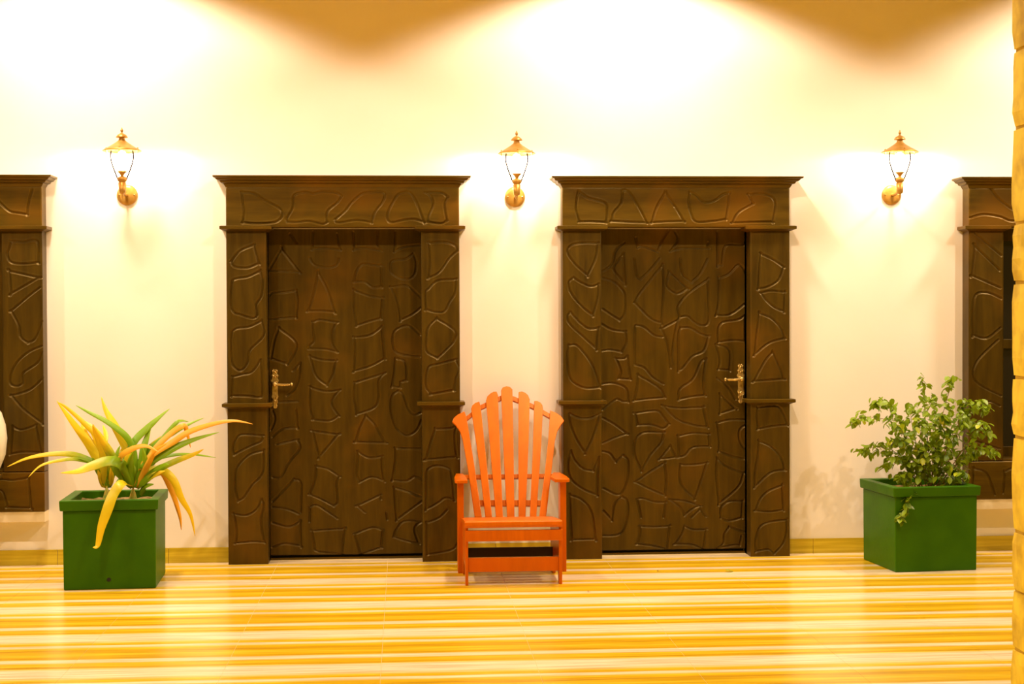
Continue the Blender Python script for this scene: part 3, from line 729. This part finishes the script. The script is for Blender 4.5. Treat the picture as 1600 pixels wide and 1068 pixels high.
# ------------------------------------------------------------------ planters
def planter(corner_l, corner_r, depth, htop, label, hole, rear_shift):
    a = G(*corner_l); b = G(*corner_r); ux = (b-a); w_ = ux.length; ux.normalize(); uy = Vector((-ux.y, ux.x, 0))
    c = a + ux*w_/2 + uy*depth/2
    root = empty('planter_box', (c.x, c.y, 0), label, 'planter', 'green square planters')
    root.rotation_euler.z = math.atan2(ux.y, ux.x)
    hw, hd = w_/2, depth/2; t = .035; rim = .016; rh = .058
    o = Vector()
    def ring(x, y, z): return [(-x,-y,z),(x,-y,z),(x,y,z),(-x,y,z)]
    def shell(levels):
        mb = MB(); vs = []; 
        for x, y, z in levels: vs += ring(x,y,z)
        n = len(levels); fs = [(4*i+k, 4*i+(k+1)%4, 4*(i+1)+(k+1)%4, 4*(i+1)+k) for i in range(n-1) for k in range(4)]
        return mb.add(vs, fs)
    bx = shell([(hw-.06,hd-.06,.0),(hw,hd,0.0),(hw+.002,hd+.002,htop-rh),(hw-t,hd-t,htop-rh),(hw-t,hd-t,htop-.16)])
    bx.f.append((3,2,1,0))
    bx.build('box', GREEN, root, bevel=.006, org=o)
    shell([(hw+.001,hd+.001,htop-rh-.002),(hw+rim,hd+rim,htop-rh+.002),(hw+rim+.003,hd+rim+.003,htop),(hw-t+.002,hd-t+.002,htop),(hw-t,hd-t,htop-.07)]).build('rim', GREEN, root, bevel=.005, org=o)
    # soil with an uneven surface
    mb = MB(); n = 14; vs = []; fs = []
    for j in range(n+1):
        for i in range(n+1):
            vs.append(((hw-t)*(2*i/n-1), (hd-t)*(2*j/n-1), htop-.045+random.uniform(-.008,.008)))
    for j in range(n):
        for i in range(n): k = j*(n+1)+i; fs.append((k,k+1,k+n+2,k+n+1))
    mb.add(vs, fs).build('soil', SOIL, root, smooth=True, org=o)
    if hole:
        h = G(*corner_l); 
        hx = -hw + w_*.49; MB().lathe([(.001,0),(.011,0),(.012,.003),(.004,.0035),(.001,.0035)], (hx, -hd+.001, .055), 16, 'y').build('drain_hole', BLACK, root, org=o)
    return root, ux, uy, c
pl1 = planter((99.4,922),(243.6,918.5), .50, .505, 'green square planter with a drain hole, holding long strap leaves', True, 0)
pl2 = planter((1399,894),(1526,890), .50, .505, 'green square planter holding a small-leaved bush by the right window', False, 0)

# ------------------------------------------------------------------ strap-leaf plants
def strap(pts, width, m, base, ytip, parent, pw=1.1):
    n = len(pts)
    P = []
    for i, (a, b) in enumerate(pts):
        t = i/(n-1); P.append(U(a/3.14, 600+b/3.14, base.y + ytip*t**pw))
    P = catmull(P, 7); n = len(P); vs = []; uv = []; wd = 1.2*width/3.14/262
    for i, p in enumerate(P):
        t = i/(n-1); T = (P[min(i+1,n-1)]-P[max(i-1,0)]).normalized()
        nv = Vector((0.15*math.sin(i*.35), -1, .55)).normalized(); s = T.cross(nv)
        s = s.normalized() if s.length > .05 else Vector((1,0,0))
        up = s.cross(T).normalized()
        if up.z < 0: up = -up
        wv = wd*(.55+.45*min(1,t/.25))*(1-max(0,(t-.45)/.55)**1.6)*.5+.0007
        vs += [p-s*wv+up*wv*.35, p-up*wv*.1, p+s*wv+up*wv*.35]; uv += [(t,0),(t,.5),(t,1)]
    fs = []
    for i in range(n-1):
        k = 3*i; fs += [(k,k+1,k+4,k+3),(k+1,k+2,k+5,k+4)]
    mb = MB().add(vs, fs); mb.uv = uv
    o = mb.build('leaf', m, parent, smooth=True)
    so = o.modifiers.new('thickness', 'SOLIDIFY'); so.thickness = .0014; so.offset = 0
    return o
c1 = pl1[3]
bL = U(167, 770, c1.y+.05); bR = U(208, 774, c1.y-.04)
zsoil = .505-.045
bL = Vector((bL.x, c1.y+.05, zsoil)); bR = Vector((bR.x, c1.y-.04, zsoil))
pA = empty('strap_leaf_plant', bL, 'left clump of long yellow and green strap leaves in the green planter', 'plant')
pB = empty('strap_leaf_plant', bR, 'right clump of long green and yellow strap leaves, one drooping over planter front', 'plant')
def crown(root, b, r):
    mb = MB()
    mb.lathe([(.001,-.02),(r*1.2,-.02),(r*1.1,.01),(r*.8,.03),(r*.5,.06),(.004,.09)], (b.x,b.y,b.z), 14).build('crown', LGY_CROWN, root, smooth=True)
LGY_CROWN = noise_mat('leaf_crown', (.22,.34,.03), (.62,.42,.06), nscale=40, rough=.6, coord='obj')
crown(pA, bL, .026); crown(pB, bR, .028)
A = [
 ([(525,508),(500,450),(470,400),(455,360)], 26, LG, -.06), ([(535,508),(530,440),(515,380),(490,330)], 28, LGY, -.03),
 ([(520,508),(540,450),(575,400),(595,350)], 26, LG, .0), ([(530,505),(460,330),(420,250),(400,180)], 34, LY, .16), ([(525,505),(500,350),(520,260),(505,200)], 26, LY, .2),
 ([(520,505),(490,400),(440,300),(350,180),(278,80)], 34, LY, .06),
 ([(525,505),(520,400),(500,290),(420,200),(330,118),(285,88)], 22, LY, -.10),
 ([(530,500),(515,360),(475,250),(410,178)], 48, LY, .12),
 ([(545,500),(500,420),(440,375),(350,345),(240,345),(130,365),(35,405)], 24, LGY, -.16),
 ([(530,500),(470,400),(380,370),(290,375),(200,400),(140,455)], 15, LGY, -.22),
 ([(520,490),(512,370),(502,258)], 24, LG, .08),
 ([(535,500),(545,460),(545,405)], 22, LY, -.04),
 ([(505,505),(490,460),(480,420)], 14, LY, -.05),
 ([(540,500),(560,420),(575,340),(590,300)], 18, LG, .05),
 ([(520,500),(530,430),(560,370),(600,330)], 22, LGY, .12),
 ([(515,500),(505,440),(500,330),(470,240),(455,195)], 30, LY, -.14),
]
B = [
 ([(650,508),(625,450),(600,400),(560,350)], 30, LG, -.05), ([(665,508),(690,440),(710,380),(700,310)], 30, LG, -.04),
 ([(655,508),(650,430),(625,370),(650,300)], 32, LGY, .02), ([(675,508),(720,470),(770,440),(810,425)], 26, LGY, -.1),
 ([(660,505),(700,360),(790,270),(880,220)], 26, LGY, .15), ([(665,505),(730,400),(820,330),(930,265)], 24, LY, .12), ([(690,505),(740,455),(800,440),(850,490)], 22, LY, .1),
 ([(655,505),(662,370),(630,270),(540,195),(440,140),(372,103)], 24, LG, .10),
 ([(640,505),(650,390),(610,290),(560,200),(520,130),(497,62)], 34, LY, .15),
 ([(640,505),(625,380),(660,285),(720,220),(780,165),(832,120)], 30, LG, .12),
 ([(680,505),(700,340),(722,260),(742,190)], 26, LG, .08),
 ([(670,500),(700,400),(760,340),(850,285),(930,235),(1050,195),(1150,180),(1240,195)], 26, LO, -.12),
 ([(670,500),(700,415),(770,365),(860,312),(960,270),(1075,235)], 32, LG, -.10),
 ([(665,500),(740,350),(820,260),(900,205),(920,250),(935,310)], 24, LO, .04),
 ([(670,500),(700,400),(780,290),(860,195),(890,180),(925,184)], 18, LG, .10),
 ([(660,500),(680,400),(760,300),(850,240),(930,195),(1000,165)], 22, LG, .14),
 ([(680,500),(760,430),(860,380),(950,345),(1000,318)], 26, LGY, -.05),
 ([(690,490),(760,380),(850,348),(950,345),(1060,360)], 14, LG, .08),
 ([(655,505),(610,410),(540,380),(450,405),(380,430),(295,435)], 42, LGY, -.26),
 ([(640,500),(600,488),(560,540),(530,610),(500,700),(480,790),(455,800)], 40, LY, -.31),
 ([(690,500),(720,430),(790,420),(850,470),(890,560),(935,640),(957,745)], 30, LY, -.02),
 ([(690,490),(730,455),(790,425),(845,530),(880,640),(890,715)], 24, LO, .05),
 ([(645,510),(615,465),(590,465),(560,500)], 18, LG, -.02),
 ([(690,545),(710,505),(755,490)], 22, LG, -.06),
 ([(650,500),(590,390),(600,350),(660,315),(720,305),(782,335)], 26, LO, -.20),
 ([(640,500),(580,430),(540,340),(500,270),(455,200)], 34, LGY, -.12),
 ([(655,505),(640,440),(640,370),(655,330)], 30, LG, -.08),
 ([(670,505),(720,400),(760,330),(820,290)], 24, LO, -.16),
 ([(660,505),(610,400),(600,330),(640,300)], 26, LGY, .1),
 ([(680,505),(740,440),(800,400),(830,395)], 22, LG, -.12),
]
for pts, wd, m, yt in A: strap(pts, wd, m, bL, yt, pA)
for pts, wd, m, yt in B: strap(pts, wd, m, bR, yt, pB, 1.1 if yt > -.29 else .30)

# ------------------------------------------------------------------ small-leaved bush
c2 = pl2[3]
bc = U(1310+415/2.966, 760, c2.y); bush = empty('leafy_bush', (bc.x, c2.y, zsoil), 'bushy plant with many small green leaves in the right-hand green planter', 'plant')
def q7(a, b, y): return U(1310+a/2.966, 560+b/2.966, y)
BR = [
 [(415,600),(415,400),(400,250),(390,85)], [(430,600),(460,350),(500,200),(530,80)], [(450,600),(540,400),(570,220),(640,215),(695,225)],
 [(460,600),(590,400),(650,300),(710,350)], [(470,600),(580,450),(650,420),(730,430)], [(390,600),(300,330),(220,205),(165,215)],
 [(380,600),(290,330),(150,270),(65,290)], [(380,600),(280,450),(200,410),(105,420)], [(370,600),(330,480),(290,460),(215,495)],
 [(360,600),(345,575),(332,610),(322,650),(305,700),(285,740)], [(420,600),(350,350),(330,215)], [(440,600),(480,450),(560,300),(610,240)],
 [(430,600),(440,400),(450,300),(430,170)], [(450,600),(520,500),(590,540)], [(400,600),(330,540),(280,545)], [(420,600),(370,430),(260,300)],
 [(440,600),(500,420),(500,320),(480,260)], [(430,600),(400,480),(330,400),(240,380)], [(450,600),(560,480),(620,430)], [(420,600),(390,400),(370,280)],
 [(430,600),(470,480),(530,430)], [(420,600),(440,500),(450,420)], [(410,600),(380,520),(320,480)], [(470,600),(520,560),(560,530)],
]
lmesh = []
def leaf_mesh(m, L, W):
    prof = [(0,.15),(.25,.85),(.5,1),(.78,.66),(1,.02)]; vs = []; uv = []
    for t, ww in prof:
        z = -.16*L*t*t
        vs += [(t*L, -ww*W/2, z+.14*W*ww), (t*L, 0, z), (t*L, ww*W/2, z+.14*W*ww)]; uv += [(t,0),(t,.5),(t,1)]
    fs = []
    for i in range(len(prof)-1):
        k = 3*i; fs += [(k,k+3,k+4,k+1),(k+1,k+4,k+5,k+2)]
    mb = MB().add(vs, fs); mb.uv = uv
    me = bpy.data.meshes.new('leaf'); me.from_pydata(mb.v, [], mb.f); me.materials.append(m)
    u = me.uv_layers.new(name='UVMap')
    for l in me.loops: u.data[l.index].uv = uv[l.vertex_index]
    me.polygons.foreach_set('use_smooth', [True]*len(me.polygons)); me.update(); return me
for m in SL: lmesh.append(leaf_mesh(m, .046, .031))
rnd = random.Random(11); spots = []
for bi, br in enumerate(BR):
    yo = rnd.uniform(-.17,.17)
    if bi == 9: yo = -.31
    n = len(br); P = catmull([q7(a, b, c2.y + yo*(i/(n-1))**(.8 if bi != 9 else .22)) for i, (a, b) in enumerate(br)], 8)
    for i in range(len(P)): 
        if P[i].z < zsoil-.02 and P[i].y > c2.y-.24: P[i].z = zsoil-.02
    P = [p for i, p in enumerate(P)]
    r = [  .0032*(1-.75*i/(len(P)-1)) for i in range(len(P))]
    MB().tube(P, r, 6).build('branch', BARK, bush, smooth=True)
    tot = len(P)
    for i in range(int(tot*.3), tot):
        t = i/(tot-1); side = 1 if i % 2 else -1
        T = (P[min(i+1,tot-1)]-P[max(i-1,0)]).normalized()
        for k in range(4 if bi != 9 else 2):
            jit = Vector((rnd.gauss(0,.023), rnd.gauss(0,.032), rnd.gauss(0,.020)))*((1.0 if t < .85 else .55) if bi != 9 else .35)
            spots.append((P[i]+jit, T, side))
    spots.append((P[-1], T, 1))
rnd.shuffle(spots)
spots.sort(key=lambda s: s[0].y)
stuff = MB(); nparts = 0; suv = []
for i, (p, T, side) in enumerate(spots):
    yaw = rnd.uniform(0, 6.28); pitch = rnd.uniform(.1, 1.15)
    sc = rnd.uniform(.75, 1.2)
    rm = Matrix.Rotation(yaw, 4, 'Z') @ Matrix.Rotation(pitch, 4, 'Y') @ Matrix.Rotation(rnd.uniform(-.7,.7), 4, 'X')
    me = lmesh[rnd.choices((0,1,2), (48,40,12))[0]]
    if nparts < 300:
        o = bpy.data.objects.new('leaf', me); col.objects.link(o); o.parent = bush
        o.matrix_local = Matrix.Translation(p-bush.location) @ rm @ Matrix.Scale(sc, 4); nparts += 1
    else:
        mt = Matrix.Translation(p) @ rm @ Matrix.Scale(sc, 4)
        stuff.add([mt @ v.co for v in me.vertices], [tuple(f.vertices) for f in me.polygons]); suv += [(.5,.5)]*len(me.vertices)
if stuff.v:
    stuff.uv = suv
    tag(stuff.build('foliage', SL[1], bush, smooth=True), None, None, None, 'stuff')

# ------------------------------------------------------------------ vase on its stand, left edge
vz = Z(-28, 740, -.30); vx = X(-27, -.30, 690)
st = empty('plant_stand', (vx, -.30, 0), 'slim dark stand under the cream vase at the left edge', 'stand')
MB().lathe([(.001,0),(.075,0),(.075,.02),(.03,.035),(.022,.08),(.022,vz-.08),(.04,vz-.04),(.11,vz-.02),(.11,vz),(.001,vz)], (vx,-.30,0), 28).build('pedestal', DW, st, smooth=False)
r_ = X(10.5, -.30, 690)-vx; hh = Z(-28,640,-.30)-vz
va = MB().lathe([(.001,.001),(r_*.55,.001),(r_*.72,hh*.10),(r_*.93,hh*.30),(r_,hh*.55),(r_*.94,hh*.76),(r_*.78,hh*.95),(r_*.5,hh*1.08),(r_*.36,hh*1.2),(r_*.42,hh*1.32),(r_*.5,hh*1.36),(r_*.44,hh*1.36),(r_*.3,hh*1.2),(.001,hh*1.1)], (vx,-.30,vz), 40).build('vase', CREAM, None, smooth=True, org=Vector((vx,-.30,vz)))
tag(va, 'rounded cream vase cut by the left edge, before the left window', 'vase')

# ------------------------------------------------------------------ stone pillar, right foreground
xp = U(1579, 560, -4.6).x; pil = empty('stone_pillar', (xp+.27, -4.9, 0), 'rough yellow stone pillar cut off by the right edge of the picture', 'pillar')
MB().box(xp+.012, xp+.528, -5.188, -4.612, 0, CEIL-.02).build('core', MORTAR, pil)
z = 0.0; rr = random.Random(4); ci = 0
def rough_stone(x0,x1,y0,y1,z0,z1):
    nx, ny, nz = 3, 4, 5; vs = {}; mb = MB(); idx = {}
    def gp(i,j,k):
        key = (i,j,k)
        if key not in idx:
            x = x0+(x1-x0)*i/nx; y = y0+(y1-y0)*j/ny; zz = z0+(z1-z0)*k/nz
            e = .004
            edge = (i in (0,nx))+(j in (0,ny))+(k in (0,nz))
            cx, cy, cz = (x0+x1)/2, (y0+y1)/2, (z0+z1)/2
            f = 0.004*(edge-1)
            x += (-1 if x > cx else 1)*f*(i in (0,nx)) + rr.uniform(-e,e)*.8; y += (-1 if y > cy else 1)*f*(j in (0,ny)) + rr.uniform(-e,e)*.8
            zz += (-1 if zz > cz else 1)*f*.5*(k in (0,nz))
            idx[key] = len(mb.v); mb.v.append((x,y,zz))
        return idx[key]
    for i in range(nx):
        for j in range(ny):
            mb.f.append((gp(i,j,0),gp(i,j+1,0),gp(i+1,j+1,0),gp(i+1,j,0))); mb.f.append((gp(i,j,nz),gp(i+1,j,nz),gp(i+1,j+1,nz),gp(i,j+1,nz)))
    for i in range(nx):
        for k in range(nz):
            mb.f.append((gp(i,0,k),gp(i+1,0,k),gp(i+1,0,k+1),gp(i,0,k+1))); mb.f.append((gp(i,ny,k),gp(i,ny,k+1),gp(i+1,ny,k+1),gp(i+1,ny,k)))
    for j in range(ny):
        for k in range(nz):
            mb.f.append((gp(0,j,k),gp(0,j,k+1),gp(0,j+1,k+1),gp(0,j+1,k))); mb.f.append((gp(nx,j,k),gp(nx,j+1,k),gp(nx,j+1,k+1),gp(nx,j,k+1)))
    return mb
while z < CEIL-.05:
    h_ = min(rr.choice((.20,.26,.32)), CEIL-z-.005); sp = rr.uniform(-.12,.12)
    if ci % 2: parts = [(xp,xp+.54,-5.2,-4.9+sp), (xp,xp+.54,-4.894+sp,-4.6)]
    else: parts = [(xp,xp+.27+sp,-5.2,-4.6), (xp+.276+sp,xp+.54,-5.2,-4.6)]
    for a,b,c,d in parts: rough_stone(a,b,c,d,z+.003,z+h_-.003).build('stone', STONE, pil)
    z += h_; ci += 1

# ------------------------------------------------------------------ litter on the floor
g = G(1141, 893.5)
me = leaf_mesh(leaf_mat('fallen_leaf', (.30,.45,.05), (.42,.52,.06)), .055, .03)
o = link('fallen_leaf', me, None, None, loc=(g.x-.025, g.y, .012)); o.rotation_euler = (.1,.1,.4); tag(o, 'single fallen green leaf lying on the tiles before the right door', 'leaf')
me2 = leaf_mesh(leaf_mat('dry_leaf', (.25,.10,.02), (.30,.12,.02)), .030, .012)
for px, py, lab in ((920,925,'tiny dry brown leaf scrap on the floor right of the chair'), (1030,893,'tiny dry brown leaf scrap on the floor below the right door')):
    g = G(px, py); o = link('dry_leaf', me2, None, None, loc=(g.x, g.y, .008)); o.rotation_euler = (.1,.1,rr.uniform(0,3)); tag(o, lab, 'leaf', 'dry leaf scraps on the floor')
